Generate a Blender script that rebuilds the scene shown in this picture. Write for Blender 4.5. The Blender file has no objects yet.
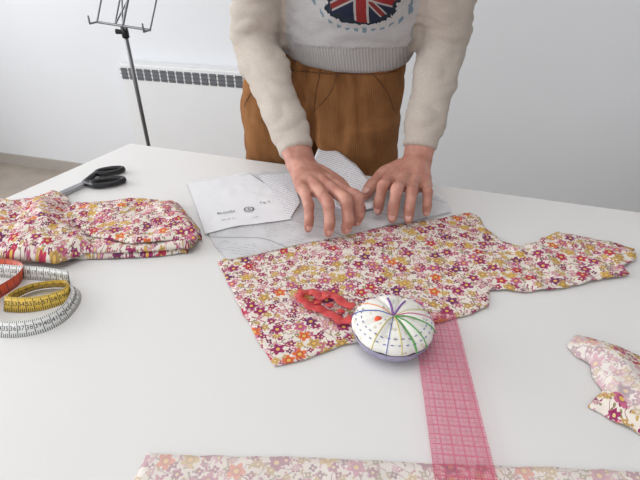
import bpy, bmesh, math, random
from mathutils import Vector, noise, Matrix
from mathutils.geometry import delaunay_2d_cdt
from mathutils.bvhtree import BVHTree
random.seed(7)
TT=0.75; H=0.385; CZ=TT+H; FPX=455.0; PITCH=math.radians(32)
sp,cp=math.sin(PITCH),math.cos(PITCH)
# ---- survey helpers: measured sight lines -> real positions on real planes
def ray(u,v):
    x=(u-320)/FPX; y=(240-v)/FPX
    return Vector((x,cp+y*sp,-sp+y*cp))
CAM=Vector((0,0,CZ))
def pz(u,v,z=TT):
    d=ray(u,v); return CAM+d*((z-CZ)/d.z)
def py(u,v,Y):
    d=ray(u,v); return CAM+d*(Y/d.y)
RA=math.atan(-0.30)
RU=Vector((math.cos(RA),math.sin(RA),0)); RN=Vector((-math.sin(RA),math.cos(RA),0))
NW=2.06
def pn(u,v,n):
    d=ray(u,v); return CAM+d*(n/d.dot(RN))
def R(u,n,z): return RU*u+RN*n+Vector((0,0,z))

def lin(c):
    r=[]
    for x in c:
        x=x/255.0
        r.append(x/12.92 if x<=0.04045 else ((x+0.055)/1.055)**2.4)
    return (r[0],r[1],r[2],1)
# ---------------- materials
def newmat(name):
    m=bpy.data.materials.new(name); m.use_nodes=True
    nt=m.node_tree; b=nt.nodes['Principled BSDF']
    return m,nt,b
def N(nt,t,**k):
    n=nt.nodes.new(t)
    for a,v in k.items(): setattr(n,a,v)
    return n
def simple(name,col,rough=0.6,var=0.06,scale=30,bump=0.0,bscale=200,metal=0,spec=None):
    m,nt,b=newmat(name)
    tc=N(nt,'ShaderNodeTexCoord'); no=N(nt,'ShaderNodeTexNoise'); no.inputs['Scale'].default_value=scale
    no.inputs['Detail'].default_value=4
    nt.links.new(tc.outputs['Object'],no.inputs['Vector'])
    r=N(nt,'ShaderNodeValToRGB'); c=lin(col)
    r.color_ramp.elements[0].position=.3; r.color_ramp.elements[1].position=.7
    r.color_ramp.elements[0].color=(c[0]*(1-var),c[1]*(1-var),c[2]*(1-var),1)
    r.color_ramp.elements[1].color=(min(1,c[0]*(1+var)),min(1,c[1]*(1+var)),min(1,c[2]*(1+var)),1)
    nt.links.new(no.outputs['Fac'],r.inputs[0]); nt.links.new(r.outputs[0],b.inputs['Base Color'])
    b.inputs['Roughness'].default_value=rough; b.inputs['Metallic'].default_value=metal
    if spec is not None: b.inputs['Specular IOR Level'].default_value=spec
    if bump>0:
        n2=N(nt,'ShaderNodeTexNoise'); n2.inputs['Scale'].default_value=bscale; n2.inputs['Detail'].default_value=3
        nt.links.new(tc.outputs['Object'],n2.inputs['Vector'])
        bu=N(nt,'ShaderNodeBump'); bu.inputs['Strength'].default_value=bump; bu.inputs['Distance'].default_value=.002
        nt.links.new(n2.outputs['Fac'],bu.inputs['Height']); nt.links.new(bu.outputs[0],b.inputs['Normal'])
    return m
def M(nt,op,a,b=None,c=None):
    n=N(nt,'ShaderNodeMath',operation=op)
    for i,x in enumerate((a,b,c)):
        if x is None: continue
        if isinstance(x,(int,float)): n.inputs[i].default_value=x
        else: nt.links.new(x,n.inputs[i])
    return n.outputs[0]
def MIX(nt,f,a,b):
    n=N(nt,'ShaderNodeMix',data_type='RGBA')
    if isinstance(f,(int,float)): n.inputs[0].default_value=f
    else: nt.links.new(f,n.inputs[0])
    for i,x in ((6,a),(7,b)):
        if isinstance(x,tuple): n.inputs[i].default_value=x
        else: nt.links.new(x,n.inputs[i])
    return n.outputs[2]
def floral(name,fade=0.0):
    m,nt,b=newmat(name)
    uv=N(nt,'ShaderNodeUVMap').outputs[0]
    dn=N(nt,'ShaderNodeTexNoise'); dn.inputs['Scale'].default_value=60
    nt.links.new(uv,dn.inputs['Vector'])
    base=lin((228,218,207))
    def mapped(s,off,rot=0):
        mp=N(nt,'ShaderNodeMapping'); nt.links.new(uv,mp.inputs['Vector'])
        mp.inputs['Scale'].default_value=(s,s,1); mp.inputs['Location'].default_value=(off,off*1.7,0); mp.inputs['Rotation'].default_value=(0,0,rot)
        return mp.outputs[0]
    def vine(col,s,off,w,c):
        v0=mapped(s,off,.3)
        add=N(nt,'ShaderNodeVectorMath',operation='MULTIPLY_ADD')
        nt.links.new(dn.outputs['Color'],add.inputs[0]); add.inputs[1].default_value=(1.5,1.5,0); nt.links.new(v0,add.inputs[2])
        ve=N(nt,'ShaderNodeTexVoronoi',feature='DISTANCE_TO_EDGE',voronoi_dimensions='2D'); ve.inputs['Scale'].default_value=1
        nt.links.new(add.outputs[0],ve.inputs['Vector'])
        return MIX(nt,M(nt,'LESS_THAN',ve.outputs['Distance'],w),col,lin(c))
    col=vine(base,50,3.3,.028,(156,112,116))
    def layer(col,s,off,rad,pet,amp,cols,prob,ctr,rot=0,rnd=.85,cr=.26):
        vec=mapped(s,off,rot)
        vo=N(nt,'ShaderNodeTexVoronoi',feature='F1',voronoi_dimensions='2D'); vo.inputs['Scale'].default_value=1; vo.inputs['Randomness'].default_value=rnd
        nt.links.new(vec,vo.inputs['Vector'])
        sub=N(nt,'ShaderNodeVectorMath',operation='SUBTRACT'); nt.links.new(vec,sub.inputs[0]); nt.links.new(vo.outputs['Position'],sub.inputs[1])
        sx=N(nt,'ShaderNodeSeparateXYZ'); nt.links.new(sub.outputs[0],sx.inputs[0])
        sc=N(nt,'ShaderNodeSeparateColor'); nt.links.new(vo.outputs['Color'],sc.inputs[0])
        ang=M(nt,'ARCTAN2',sx.outputs[1],sx.outputs[0])
        ang=M(nt,'ADD',ang,M(nt,'MULTIPLY',sc.outputs[2],6.28))
        pr=M(nt,'MULTIPLY_ADD',M(nt,'COSINE',M(nt,'MULTIPLY',ang,pet)),amp,1-amp)
        r=M(nt,'MULTIPLY',pr,rad)
        mask=M(nt,'LESS_THAN',vo.outputs['Distance'],r)
        mask=M(nt,'MULTIPLY',mask,M(nt,'LESS_THAN',sc.outputs[1],prob))
        rp=N(nt,'ShaderNodeValToRGB'); rp.color_ramp.interpolation='CONSTANT'
        el=rp.color_ramp.elements
        while len(el)>1: el.remove(el[-1])
        el[0].position=0; el[0].color=lin(cols[0])
        for i,c in enumerate(cols[1:]):
            e=el.new((i+1)/len(cols)); e.color=lin(c)
        nt.links.new(sc.outputs[0],rp.inputs[0])
        pc=rp.outputs[0]
        ring=M(nt,'LESS_THAN',vo.outputs['Distance'],rad*.5)
        dk=MIX(nt,.3,pc,lin((110,30,70)))
        pc=MIX(nt,ring,pc,dk)
        pc=MIX(nt,M(nt,'LESS_THAN',vo.outputs['Distance'],rad*cr),pc,lin(ctr))
        return MIX(nt,mask,col,pc)
    mg=(156,58,104); pk=(196,108,138); og=(222,114,70); oc=(196,162,98); pu=(122,62,106); rd=(190,66,88); yl=(210,174,98); lp=(212,160,172); gr=(152,142,106)
    col=layer(col,138,1.1,.42,2,.5,[gr,oc,pk,mg,lp],.78,gr,.5,.95,0)
    col=layer(col,104,7.7,.42,4,.22,[pk,oc,lp,pu,gr,mg],.64,(222,200,160),.2,.9)
    col=layer(col,74,5.2,.43,5,.22,[mg,oc,pk,yl,lp,mg],.56,(222,196,140),0,.8)
    col=layer(col,48,2.9,.42,5,.2,[mg,pk,oc,mg,og,rd,yl,pk,pu],.54,(224,182,96),.9,.75)
    if fade>0: col=MIX(nt,fade,col,lin((226,219,215)))
    nt.links.new(col,b.inputs['Base Color'])
    b.inputs['Roughness'].default_value=.85; b.inputs['Specular IOR Level'].default_value=.15
    return m
MF=floral('floral_cotton'); MFB=floral('floral_cotton_reverse',.5)
M_table=simple('table_laminate',(227,225,223),.38,.012,3,spec=.4)
M_wall=simple('wall_plaster',(227,228,230),.9,.012,2,.05,80)
M_floor=simple('floor_stone',(168,156,144),.5,.10,9)
M_base=simple('baseboard_tile',(176,168,160),.5,.05,9)
M_ceil=simple('ceiling_paint',(235,235,234),.9,.01,3)
M_white=simple('white_enamel',(228,228,228),.4,.01,5)
M_dark=simple('dark_slot',(104,106,110),.7,.02,5)
M_steel=simple('steel',(150,150,152),.3,.03,40,metal=.9)
M_chrome=simple('stand_metal',(120,120,122),.35,.03,40,metal=.8)
M_black=simple('black_plastic',(22,22,26),.35,.05,30)
M_gray=simple('grey_plastic',(70,72,76),.5,.05,30)

def finish(ob,smooth=True,mat=None):
    if mat is not None:
        ob.data.materials.append(mat)
    if smooth:
        for p in ob.data.polygons: p.use_smooth=True
    return ob
def obj_from_bm(name,bm,mat=None,smooth=True,parent=None):
    me=bpy.data.meshes.new(name); bm.normal_update(); bm.to_mesh(me); bm.free()
    ob=bpy.data.objects.new(name,me); bpy.context.collection.objects.link(ob)
    finish(ob,smooth,mat)
    if parent: ob.parent=parent
    return ob
def empty(name,loc=(0,0,0)):
    e=bpy.data.objects.new(name,None); bpy.context.collection.objects.link(e); e.empty_display_size=.05
    return e
def crom(p0,p1,p2,p3,t):
    return 0.5*((2*p1)+(p2-p0)*t+(2*p0-5*p1+4*p2-p3)*t*t+(3*p1-p0-3*p2+p3)*t*t*t)
def resample(pts,n):
    out=[]; L=len(pts)
    if n<=1: return [Vector(p) for p in pts]
    V=[Vector(p) for p in pts]
    for i in range(L-1):
        a=V[max(i-1,0)]; b=V[i]; c=V[i+1]; d=V[min(i+2,L-1)]
        for k in range(n): out.append(crom(a,b,c,d,k/n))
    out.append(V[-1]); return out
def tube(bm,pts,ra,rb=None,lat=None,seg=16,n=5,cap=1.0,flat=False):
    if rb is None: rb=ra
    P=resample(pts,n)
    rr=resample([(a,b,0) for a,b in zip(ra,rb)],n)
    T=[]
    for i in range(len(P)):
        t=P[min(i+1,len(P)-1)]-P[max(i-1,0)]
        T.append(t.normalized())
    if lat is None:
        lat=Vector((1,0,0)) if abs(T[0].x)<.8 else Vector((0,1,0))
    lat=Vector(lat)
    stations=[]
    prev=lat
    for i,(p,t,r) in enumerate(zip(P,T,rr)):
        a2=t.cross(prev).normalized(); a1=a2.cross(t).normalized()
        prev=a1
        stations.append((p,t,r.x,r.y,a1,a2))
    full=[]
    p,t,a,b,u,w=stations[0]; rc=min(a,b)*cap
    for g in (85,65,45,22):
        g=math.radians(g); full.append((p-t*rc*math.sin(g),a*math.cos(g),b*math.cos(g),u,w))
    for (p,t,a,b,u,w) in stations: full.append((p,a,b,u,w))
    p,t,a,b,u,w=stations[-1]; rc=min(a,b)*cap
    for g in (22,45,65,85):
        g=math.radians(g); full.append((p+t*rc*math.sin(g),a*math.cos(g),b*math.cos(g),u,w))
    rings=[]
    for (p,a,b,u,w) in full:
        rings.append([bm.verts.new(p+u*a*math.cos(2*math.pi*k/seg)+w*b*math.sin(2*math.pi*k/seg)) for k in range(seg)])
    for r0,r1 in zip(rings,rings[1:]):
        for k in range(seg):
            bm.faces.new((r0[k],r0[(k+1)%seg],r1[(k+1)%seg],r1[k]))
    bm.faces.new(rings[0][::-1]); bm.faces.new(rings[-1])
def ellipsoid(bm,c,ax,ay,az,rx,ry,rz,sub=3):
    r=bmesh.ops.create_icosphere(bm,subdivisions=sub,radius=1)
    for v in r['verts']:
        q=v.co.copy(); v.co=Vector(c)+Vector(ax)*q.x*rx+Vector(ay)*q.y*ry+Vector(az)*q.z*rz
def box(bm,c,ax,ay,az,hx,hy,hz):
    vs=[bm.verts.new(Vector(c)+ax*sx*hx+ay*sy*hy+az*sz*hz) for sx in(-1,1) for sy in(-1,1) for sz in(-1,1)]
    for f in ((0,1,3,2),(4,6,7,5),(0,4,5,1),(2,3,7,6),(0,2,6,4),(1,5,7,3)):
        bm.faces.new([vs[i] for i in f])
def remesh(name,bm,voxel,sm=4,parent=None,fac=.5):
    bmesh.ops.recalc_face_normals(bm,faces=bm.faces)
    me=bpy.data.meshes.new(name+'_src'); bm.to_mesh(me); bm.free()
    ob=bpy.data.objects.new(name+'_src',me); bpy.context.collection.objects.link(ob)
    r=ob.modifiers.new('r','REMESH'); r.mode='VOXEL'; r.voxel_size=voxel
    if sm:
        s=ob.modifiers.new('s','SMOOTH'); s.factor=fac; s.iterations=sm
    dg=bpy.context.evaluated_depsgraph_get(); dg.update()
    m2=bpy.data.meshes.new_from_object(ob.evaluated_get(dg)); m2.name=name
    bpy.data.objects.remove(ob)
    o=bpy.data.objects.new(name,m2); bpy.context.collection.objects.link(o)
    for p in m2.polygons: p.use_smooth=True
    if parent: o.parent=parent
    return o
X3,Y3,Z3=Vector((1,0,0)),Vector((0,1,0)),Vector((0,0,1))

# ---------------- room shell
def slab_box(name,u0,u1,n0,n1,z0,z1,mat,bev=0):
    bm=bmesh.new(); box(bm,R((u0+u1)/2,(n0+n1)/2,(z0+z1)/2),RU,RN,Z3,(u1-u0)/2,(n1-n0)/2,(z1-z0)/2)
    bmesh.ops.recalc_face_normals(bm,faces=bm.faces)
    if bev: bmesh.ops.bevel(bm,geom=bm.edges[:],offset=bev,segments=2,affect='EDGES')
    return obj_from_bm(name,bm,mat,False)
UL,UR_,NF=-3.0,2.6,-2.4; CE=2.7
slab_box('floor',UL-.1,UR_+.1,NF-.1,NW+.1,-.08,0,M_floor)
slab_box('ceiling',UL-.1,UR_+.1,NF-.1,NW+.1,CE,CE+.08,M_ceil)
slab_box('wall_back',UL-.1,UR_+.1,NW,NW+.1,0,CE,M_wall)
slab_box('wall_right',UR_,UR_+.1,NF,NW,0,CE,M_wall)
slab_box('baseboard_back',UL,UR_,NW-.012,NW,0,.07,M_base)
slab_box('baseboard_right',UR_-.012,UR_,NF,NW-.012,0,.07,M_base)
def wall_with_window(name,along,fixed0,fixed1,a0,a1,w0,w1,z0,z1):
    bm=bmesh.new()
    def b(x0,x1,zz0,zz1):
        if along=='n': box(bm,R((fixed0+fixed1)/2,(x0+x1)/2,(zz0+zz1)/2),RU,RN,Z3,(fixed1-fixed0)/2,(x1-x0)/2,(zz1-zz0)/2)
        else: box(bm,R((x0+x1)/2,(fixed0+fixed1)/2,(zz0+zz1)/2),RU,RN,Z3,(x1-x0)/2,(fixed1-fixed0)/2,(zz1-zz0)/2)
    b(a0,w0,0,CE); b(w1,a1,0,CE); b(w0,w1,0,z0); b(w0,w1,z1,CE)
    bmesh.ops.recalc_face_normals(bm,faces=bm.faces)
    obj_from_bm(name,bm,M_wall,False)
    return
wall_with_window('wall_left','n',UL-.1,UL,NF,NW,-1.4,1.4,.9,2.3)
wall_with_window('wall_front','u',NF-.1,NF,UL,UR_,-2.0,1.0,.9,2.3)
def window(name,along,fx,w0,w1,z0,z1):
    bm=bmesh.new()
    def b(x0,x1,zz0,zz1):
        if along=='n': box(bm,R(fx,(x0+x1)/2,(zz0+zz1)/2),RU,RN,Z3,.03,(x1-x0)/2,(zz1-zz0)/2)
        else: box(bm,R((x0+x1)/2,fx,(zz0+zz1)/2),RU,RN,Z3,(x1-x0)/2,.03,(zz1-zz0)/2)
    b(w0,w1,z0,z0+.06); b(w0,w1,z1-.06,z1); b(w0,w0+.06,z0,z1); b(w1-.06,w1,z0,z1); mm=(w0+w1)/2; b(mm-.04,mm+.04,z0,z1)
    bmesh.ops.recalc_face_normals(bm,faces=bm.faces)
    obj_from_bm(name,bm,M_white,False)
window('window_1','n',UL-.05,-1.4,1.4,.9,2.3)
window('window_2','u',NF-.05,-2.0,1.0,.9,2.3)

# ---------------- radiator (wall convector)
nf=NW-.09
a=pn(117,63,nf); b_=pn(290,66,nf)
ru0=a.dot(RU); ru1=b_.dot(RU); rzt=a.z
rad=empty('wall_radiator')
bm=bmesh.new(); rb0=.16
box(bm,R((ru0+ru1)/2,(nf+NW-.001)/2,(rzt+rb0)/2),RU,RN,Z3,(ru1-ru0)/2,(NW-.001-nf)/2,(rzt-rb0)/2)
bmesh.ops.recalc_face_normals(bm,faces=bm.faces)
bmesh.ops.bevel(bm,geom=bm.edges[:],offset=.008,segments=3,affect='EDGES')
obj_from_bm('body',bm,M_white,False,rad)
bm=bmesh.new(); ns=20; z1=rzt-.020; z0=z1-.054
wd=(ru1-ru0-.02)/ns
for i in range(ns):
    u=ru0+.01+wd*(i+.5)
    box(bm,R(u,nf-.0012,(z0+z1)/2),RU,RN,Z3,wd*.38,.0015,(z1-z0)/2)
bmesh.ops.recalc_face_normals(bm,faces=bm.faces)
obj_from_bm('grille_slots',bm,M_dark,False,rad)
bm=bmesh.new()
for k in range(3):
    box(bm,R((ru0+ru1)/2,nf-.003,z0+(z1-z0)*(k+.5)/3),RU,RN,Z3,(ru1-ru0)/2-.008,.0012,.0008)
obj_from_bm('grille_bars',bm,M_gray,False,rad)

# ---------------- table
cA=pz(130,143); cB=pz(640,212); cL=pz(0,200)
be=(cB-cA).normalized(); le=(cL-cA).normalized()
TL=2.0; TD=1.12
q=[cA,cA+be*TL,cA+be*TL+le*TD,cA+le*TD]
table=empty('sewing_table')
bm=bmesh.new()
top=[bm.verts.new(p) for p in q]; bot=[bm.verts.new(p-Z3*.028) for p in q]
bm.faces.new(top); bm.faces.new(bot[::-1])
for i in range(4): bm.faces.new((top[i],bot[i],bot[(i+1)%4],top[(i+1)%4]))
bmesh.ops.recalc_face_normals(bm,faces=bm.faces)
bmesh.ops.bevel(bm,geom=bm.edges[:],offset=.003,segments=2,affect='EDGES')
obj_from_bm('top',bm,M_table,False,table)
bm=bmesh.new()
cen=(q[0]+q[1]+q[2]+q[3])/4
legs=[]
for p in q:
    l=p+(cen-p)*.09; legs.append(l)
    box(bm,Vector((l.x,l.y,(TT-.028)/2)),be,be.cross(Z3),Z3,.022,.022,(TT-.028)/2)
for i in range(4):
    p0,p1=legs[i],legs[(i+1)%4]; d=(p1-p0); mid=(p0+p1)/2
    box(bm,Vector((mid.x,mid.y,TT-.028-.03)),d.normalized(),d.normalized().cross(Z3),Z3,d.length/2,.010,.03)
bmesh.ops.recalc_face_normals(bm,faces=bm.faces)
obj_from_bm('frame',bm,M_gray,False,table)

# ---------------- cloth helpers
def inside(p,poly):
    x,y=p; c=False; n=len(poly)
    for i in range(n):
        x1,y1=poly[i]; x2,y2=poly[(i+1)%n]
        if (y1>y)!=(y2>y) and x<(x2-x1)*(y-y1)/(y2-y1)+x1: c=not c
    return c
def bdist(p,poly):
    best=9; n=len(poly); P=Vector(p)
    for i in range(n):
        a=Vector(poly[i]); b=Vector(poly[(i+1)%n]); ab=b-a
        t=max(0,min(1,(P-a).dot(ab)/max(1e-12,ab.length_squared))); best=min(best,(P-a-ab*t).length)
    return best
def sheet(name,poly,res,zf,mat,parent=None,thick=.0004,jag=.0015,uvrot=0,uvoff=(0,0),fold=0):
    B=[]
    n=len(poly)
    for i in range(n):
        a=Vector(poly[i]); b=Vector(poly[(i+1)%n]); k=max(1,int((b-a).length/res))
        for j in range(k):
            p=a.lerp(b,j/k)
            if j>0:
                nn=noise.noise(Vector((p.x*70,p.y*70,1.3)))*jag; d=(b-a).normalized(); p=p+Vector((-d.y,d.x))*nn
            B.append(p)
    pts=list(B); edges=[(i,(i+1)%len(B)) for i in range(len(B))]
    Bt=[(p.x,p.y) for p in B]
    xs=[p.x for p in B]; ys=[p.y for p in B]
    y=min(ys); row=0
    while y<max(ys):
        x=min(xs)+(row%2)*res/2
        while x<max(xs):
            if inside((x,y),Bt) and bdist((x,y),poly)>res*.6: pts.append(Vector((x,y)))
            x+=res
        y+=res*.87; row+=1
    r=delaunay_2d_cdt(pts,edges,[],1,1e-6)
    bm=bmesh.new(); uvl=bm.loops.layers.uv.new('UVMap')
    vs=[]
    for p in r[0]:
        vs.append(bm.verts.new((p.x,p.y,zf(p.x,p.y,bdist((p.x,p.y),poly)))))
    flat=[(p.x,p.y) for p in r[0]]
    bm.verts.index_update()
    c,s=math.cos(uvrot),math.sin(uvrot)
    for f in r[2]:
        try: fc=bm.faces.new([vs[i] for i in f])
        except: continue
        for l in fc.loops:
            x,y=flat[l.vert.index]; zz=(l.vert.co.z-TT)*fold
            y-=zz
            l[uvl].uv=(c*x-s*y+uvoff[0],s*x+c*y+uvoff[1])
    bm.normal_update()
    up=sum(f.normal.z for f in bm.faces)
    if up<0: bmesh.ops.reverse_faces(bm,faces=bm.faces)
    ob=obj_from_bm(name,bm,mat,True,parent)
    if thick>0:
        so=ob.modifiers.new('thick','SOLIDIFY'); so.thickness=thick; so.offset=1
    return ob
def PX(l,z=TT): return [tuple(pz(u,v,z).xy) for u,v in l]
def nz(x,y,s,o=0): return noise.noise(Vector((x*s,y*s,o)))
def basez(x,y):
    w=.0012+.0035*max(0,nz(x,y,13,.5)+.1)+.0012*abs(nz(x,y,38,3))
    rp=max(0,min(1,(x-.19)/.12))
    w+=rp*(.007*abs(nz(x*1.3,y,22,8))+.004*abs(nz(x,y,45,2)))
    return w
# main floral piece
main=[(217,262),(250,255),(290,243),(345,233),(400,226),(440,220),(470,214),(479,219),(484,228),(498,241),(514,249),(530,246),(556,235),(590,240),(622,247),(633,252),(635,262),(622,269),(629,277),(600,281),(562,290),(524,294),(505,291),(489,292),(488,308),(470,316),(450,321),(420,330),(385,338),(345,346),(305,361),(275,368),(262,350),(246,320),(230,288)]
def zmain(x,y,d): return TT+basez(x,y)+ .0005
fab=sheet('floral_fabric',PX(main),.006,zmain,MF,jag=.002)

# bottom strip (reverse side)
def zstrip(x,y,d): return TT+.001+.004*max(0,nz(x,y,16,4))*min(1,d/.01)+.0012*abs(nz(x,y,50,1))
sheet('floral_fabric.001',PX([(147,454),(200,457),(300,458),(400,463),(430,465),(500,467),(560,469),(660,474),(690,560),(560,575),(360,565),(110,560),(134,482)]),.006,zstrip,MFB,uvrot=.5)

# right crumpled scrap
scr=[(566,347),(574,337),(588,339),(603,343),(622,349),(645,362),(675,380),(690,420),(668,446),(640,436),(615,424),(600,414),(587,408),(596,398),(602,392),(592,378),(590,366),(576,358)]
def zscr(x,y,d):
    k=min(1,d/.012)
    return TT+.0012+k*(.010*abs(nz(x,y,26,5))+.016*max(0,nz(x,y,14,2))+.004)+.003*abs(nz(x,y,60,1))
o=sheet('floral_fabric.002',PX(scr),.004,zscr,MF,uvrot=1.1,fold=.5)
o.data.materials.append(MFB)
for p in o.data.polygons:
    c=p.center
    if nz(c.x,c.y,14,9.4)<.12: p.material_index=1

# left fabric pile
pile=empty('folded_floral_fabric')
def lump(z0,h,r,amp,s,seed,ani=1.0):
    def f(x,y,d):
        k=1-math.exp(-d/r)
        w=amp*(nz(x,y*ani,s,seed)+.5*abs(nz(x,y,s*2.0,seed+3))-.2)
        z=h*k+w*k
        return TT+z0+max(.0005,z)
    return f
l1=[(40,262),(60,261),(100,260),(150,258),(188,254),(186,240),(196,238),(203,243),(200,230),(190,218),(178,204),(140,200),(70,206)]
sheet('lower_fold',PX(l1),.004,lump(.001,.009,.004,.005,24,1),MF,pile,uvrot=.3,fold=.4)
l2=[(50,252),(100,252),(150,250),(192,247),(200,236),(186,214),(174,201),(120,203),(76,203),(60,215)]
sheet('upper_fold',PX(l2,TT+.012),.004,lump(.009,.009,.004,.006,22,4),MF,pile,uvrot=1.3,fold=.4)
l2b=[(90,236),(130,243),(170,240),(196,240),(199,233),(184,213),(172,202),(120,203),(78,204),(70,218)]
sheet('top_fold',PX(l2b,TT+.02),.004,lump(.019,.005,.003,.007,20,7),MF,pile,uvrot=2.1,fold=.4)
l3=[(-60,262),(-20,256),(20,258),(56,262),(84,252),(98,246),(92,236),(74,226),(70,210),(68,196),(55,189),(35,197),(14,203),(-10,204),(-60,210)]
sheet('crumpled_end',PX(l3,TT+.014),.004,lump(.010,.022,.012,.018,17,9),MF,pile,uvrot=.9,fold=.5)
l4=[(-62,264),(-10,263),(30,263),(70,262),(60,245),(50,225),(0,215),(-60,214)]
sheet('under_layer',PX(l4),.005,lump(.001,.012,.005,.006,24,12),MFB,pile,uvrot=.2,fold=.4)

# ---------------- pattern paper
def vellum_mat():
    m,nt,b=newmat('tracing_paper_print')
    uv=N(nt,'ShaderNodeUVMap').outputs[0]
    mp=N(nt,'ShaderNodeMapping'); nt.links.new(uv,mp.inputs[0]); mp.inputs['Rotation'].default_value=(0,0,.30)
    sx=N(nt,'ShaderNodeSeparateXYZ'); nt.links.new(mp.outputs[0],sx.inputs[0])
    X_,Y_=sx.outputs[0],sx.outputs[1]
    dn=N(nt,'ShaderNodeTexNoise'); nt.links.new(uv,dn.inputs['Vector']); dn.inputs['Scale'].default_value=5; dn.inputs['Detail'].default_value=0
    l1=M(nt,'LESS_THAN',M(nt,'FRACT',M(nt,'MULTIPLY_ADD',dn.outputs['Fac'],2.2,M(nt,'MULTIPLY',Y_,13))),.030)
    row=M(nt,'LESS_THAN',M(nt,'FRACT',M(nt,'MULTIPLY',Y_,150)),.45)
    no=N(nt,'ShaderNodeTexNoise'); nt.links.new(mp.outputs[0],no.inputs['Vector']); no.inputs['Scale'].default_value=400
    nb=N(nt,'ShaderNodeTexNoise'); nt.links.new(mp.outputs[0],nb.inputs['Vector']); nb.inputs['Scale'].default_value=24
    tx=M(nt,'MULTIPLY',M(nt,'MULTIPLY',row,M(nt,'GREATER_THAN',no.outputs['Fac'],.49)),M(nt,'GREATER_THAN',nb.outputs['Fac'],.53))
    ink=M(nt,'MAXIMUM',l1,M(nt,'MULTIPLY',tx,.8))
    cl=N(nt,'ShaderNodeTexNoise'); nt.links.new(uv,cl.inputs['Vector']); cl.inputs['Scale'].default_value=16
    c0=MIX(nt,cl.outputs['Fac'],lin((214,214,218)),lin((240,240,242)))
    c=MIX(nt,M(nt,'MULTIPLY',ink,.5),c0,lin((120,124,132)))
    nt.links.new(c,b.inputs['Base Color']); b.inputs['Roughness'].default_value=.4
    b.inputs['Alpha'].default_value=.74
    return m
def text_mat():
    m,nt,b=newmat('printed_text_paper')
    uv=N(nt,'ShaderNodeUVMap').outputs[0]
    mp=N(nt,'ShaderNodeMapping'); nt.links.new(uv,mp.inputs[0]); mp.inputs['Rotation'].default_value=(0,0,.55)
    sx=N(nt,'ShaderNodeSeparateXYZ'); nt.links.new(mp.outputs[0],sx.inputs[0])
    row=M(nt,'LESS_THAN',M(nt,'FRACT',M(nt,'MULTIPLY',sx.outputs[1],150)),.42)
    no=N(nt,'ShaderNodeTexNoise'); nt.links.new(mp.outputs[0],no.inputs['Vector']); no.inputs['Scale'].default_value=420
    f=M(nt,'MULTIPLY',M(nt,'MULTIPLY',row,M(nt,'GREATER_THAN',no.outputs['Fac'],.44)),.48)
    c=MIX(nt,f,lin((238,238,242)),lin((130,132,140)))
    nt.links.new(c,b.inputs['Base Color']); b.inputs['Roughness'].default_value=.7
    return m
MV=vellum_mat(); MT=text_mat(); M_paper=simple('white_paper',(230,230,233),.7,.01,20)
M_ink=simple('ink',(50,50,56),.8,.0,20)
pat=empty('sewing_pattern_paper')
vel=[(186,184),(225,178),(262,172),(300,170),(340,176),(380,184),(430,190),(446,203),(452,214),(430,219),(385,228),(345,238),(300,247),(260,256),(228,262),(214,246),(200,214)]
sheet('tracing_sheet',PX(vel),.007,lambda x,y,d:TT+basez(x,y)+.0022+.0015*abs(nz(x,y,30,6)),MV,pat,thick=0,jag=0)
wh=[(188,186),(250,177),(268,188),(292,222),(240,229),(206,237)]
sheet('instruction_sheet',PX(wh),.007,lambda x,y,d:TT+basez(x,y)+.0042,M_paper,pat,thick=0,jag=0)
fl=[(320,152),(332,154),(356,167),(376,184),(374,202),(352,207),(336,200),(320,180),(312,166)]
def zfl(x,y,d):
    yy=pz(345,200).y
    return TT+.008+max(0,(y-yy))*.16+.001*nz(x,y,30,2)
sheet('folded_sheet',PX(fl,TT+.02),.006,zfl,MT,pat,thick=.0003,jag=0)
sheet('text_sheet',PX([(258,178),(290,176),(300,206),(290,222),(276,200)]),.006,lambda x,y,d:TT+basez(x,y)+.0052,MT,pat,thick=0,jag=0)
def text_mesh(s,size,origin,ax,ay,name='t',off=0.0):
    cu=bpy.data.curves.new(name,'FONT'); cu.body=s; cu.size=size; cu.align_x='CENTER'; cu.align_y='CENTER'; cu.resolution_u=2
    o=bpy.data.objects.new(name,cu); bpy.context.collection.objects.link(o)
    dg=bpy.context.evaluated_depsgraph_get(); dg.update()
    me=bpy.data.meshes.new_from_object(o.evaluated_get(dg)); bpy.data.objects.remove(o)
    az=ax.cross(ay)
    for v in me.vertices:
        c=v.co.copy(); v.co=Vector(origin)+ax*c.x+ay*c.y+az*off
    return me
def add_mesh(name,me,mat,parent):
    o=bpy.data.objects.new(name,me); bpy.context.collection.objects.link(o); me.materials.clear(); me.materials.append(mat); o.parent=parent; return o
tz=TT+.0075
d0=pz(262,207,tz)-pz(216,214,tz); tx=d0.normalized(); ty=Z3.cross(tx)
def lab(s,size,u,v,nm):
    add_mesh(nm,text_mesh(s,size,pz(u,v,tz),tx,ty,nm),M_ink,pat)
lab('Bretella',.010,226,212,'label_text_1'); lab('6',.012,249,209,'label_text_2'); lab('Fig. 2',.009,265,202,'label_text_3')
lab('taglia 38 - 46',.0045,228,219,'label_text_4'); lab('2 volte',.0045,255,217,'label_text_5')
bm=bmesh.new()
cc=pz(249,209,tz)
r1=bmesh.ops.create_circle(bm,segments=24,radius=.0088,cap_ends=False)['verts']; r2=bmesh.ops.create_circle(bm,segments=24,radius=.0070,cap_ends=False)['verts']
for k in range(24): bm.faces.new((r1[k],r1[(k+1)%24],r2[(k+1)%24],r2[k]))
for v in bm.verts: v.co+=cc
obj_from_bm('label_ring',bm,M_ink,False,pat)

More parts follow.
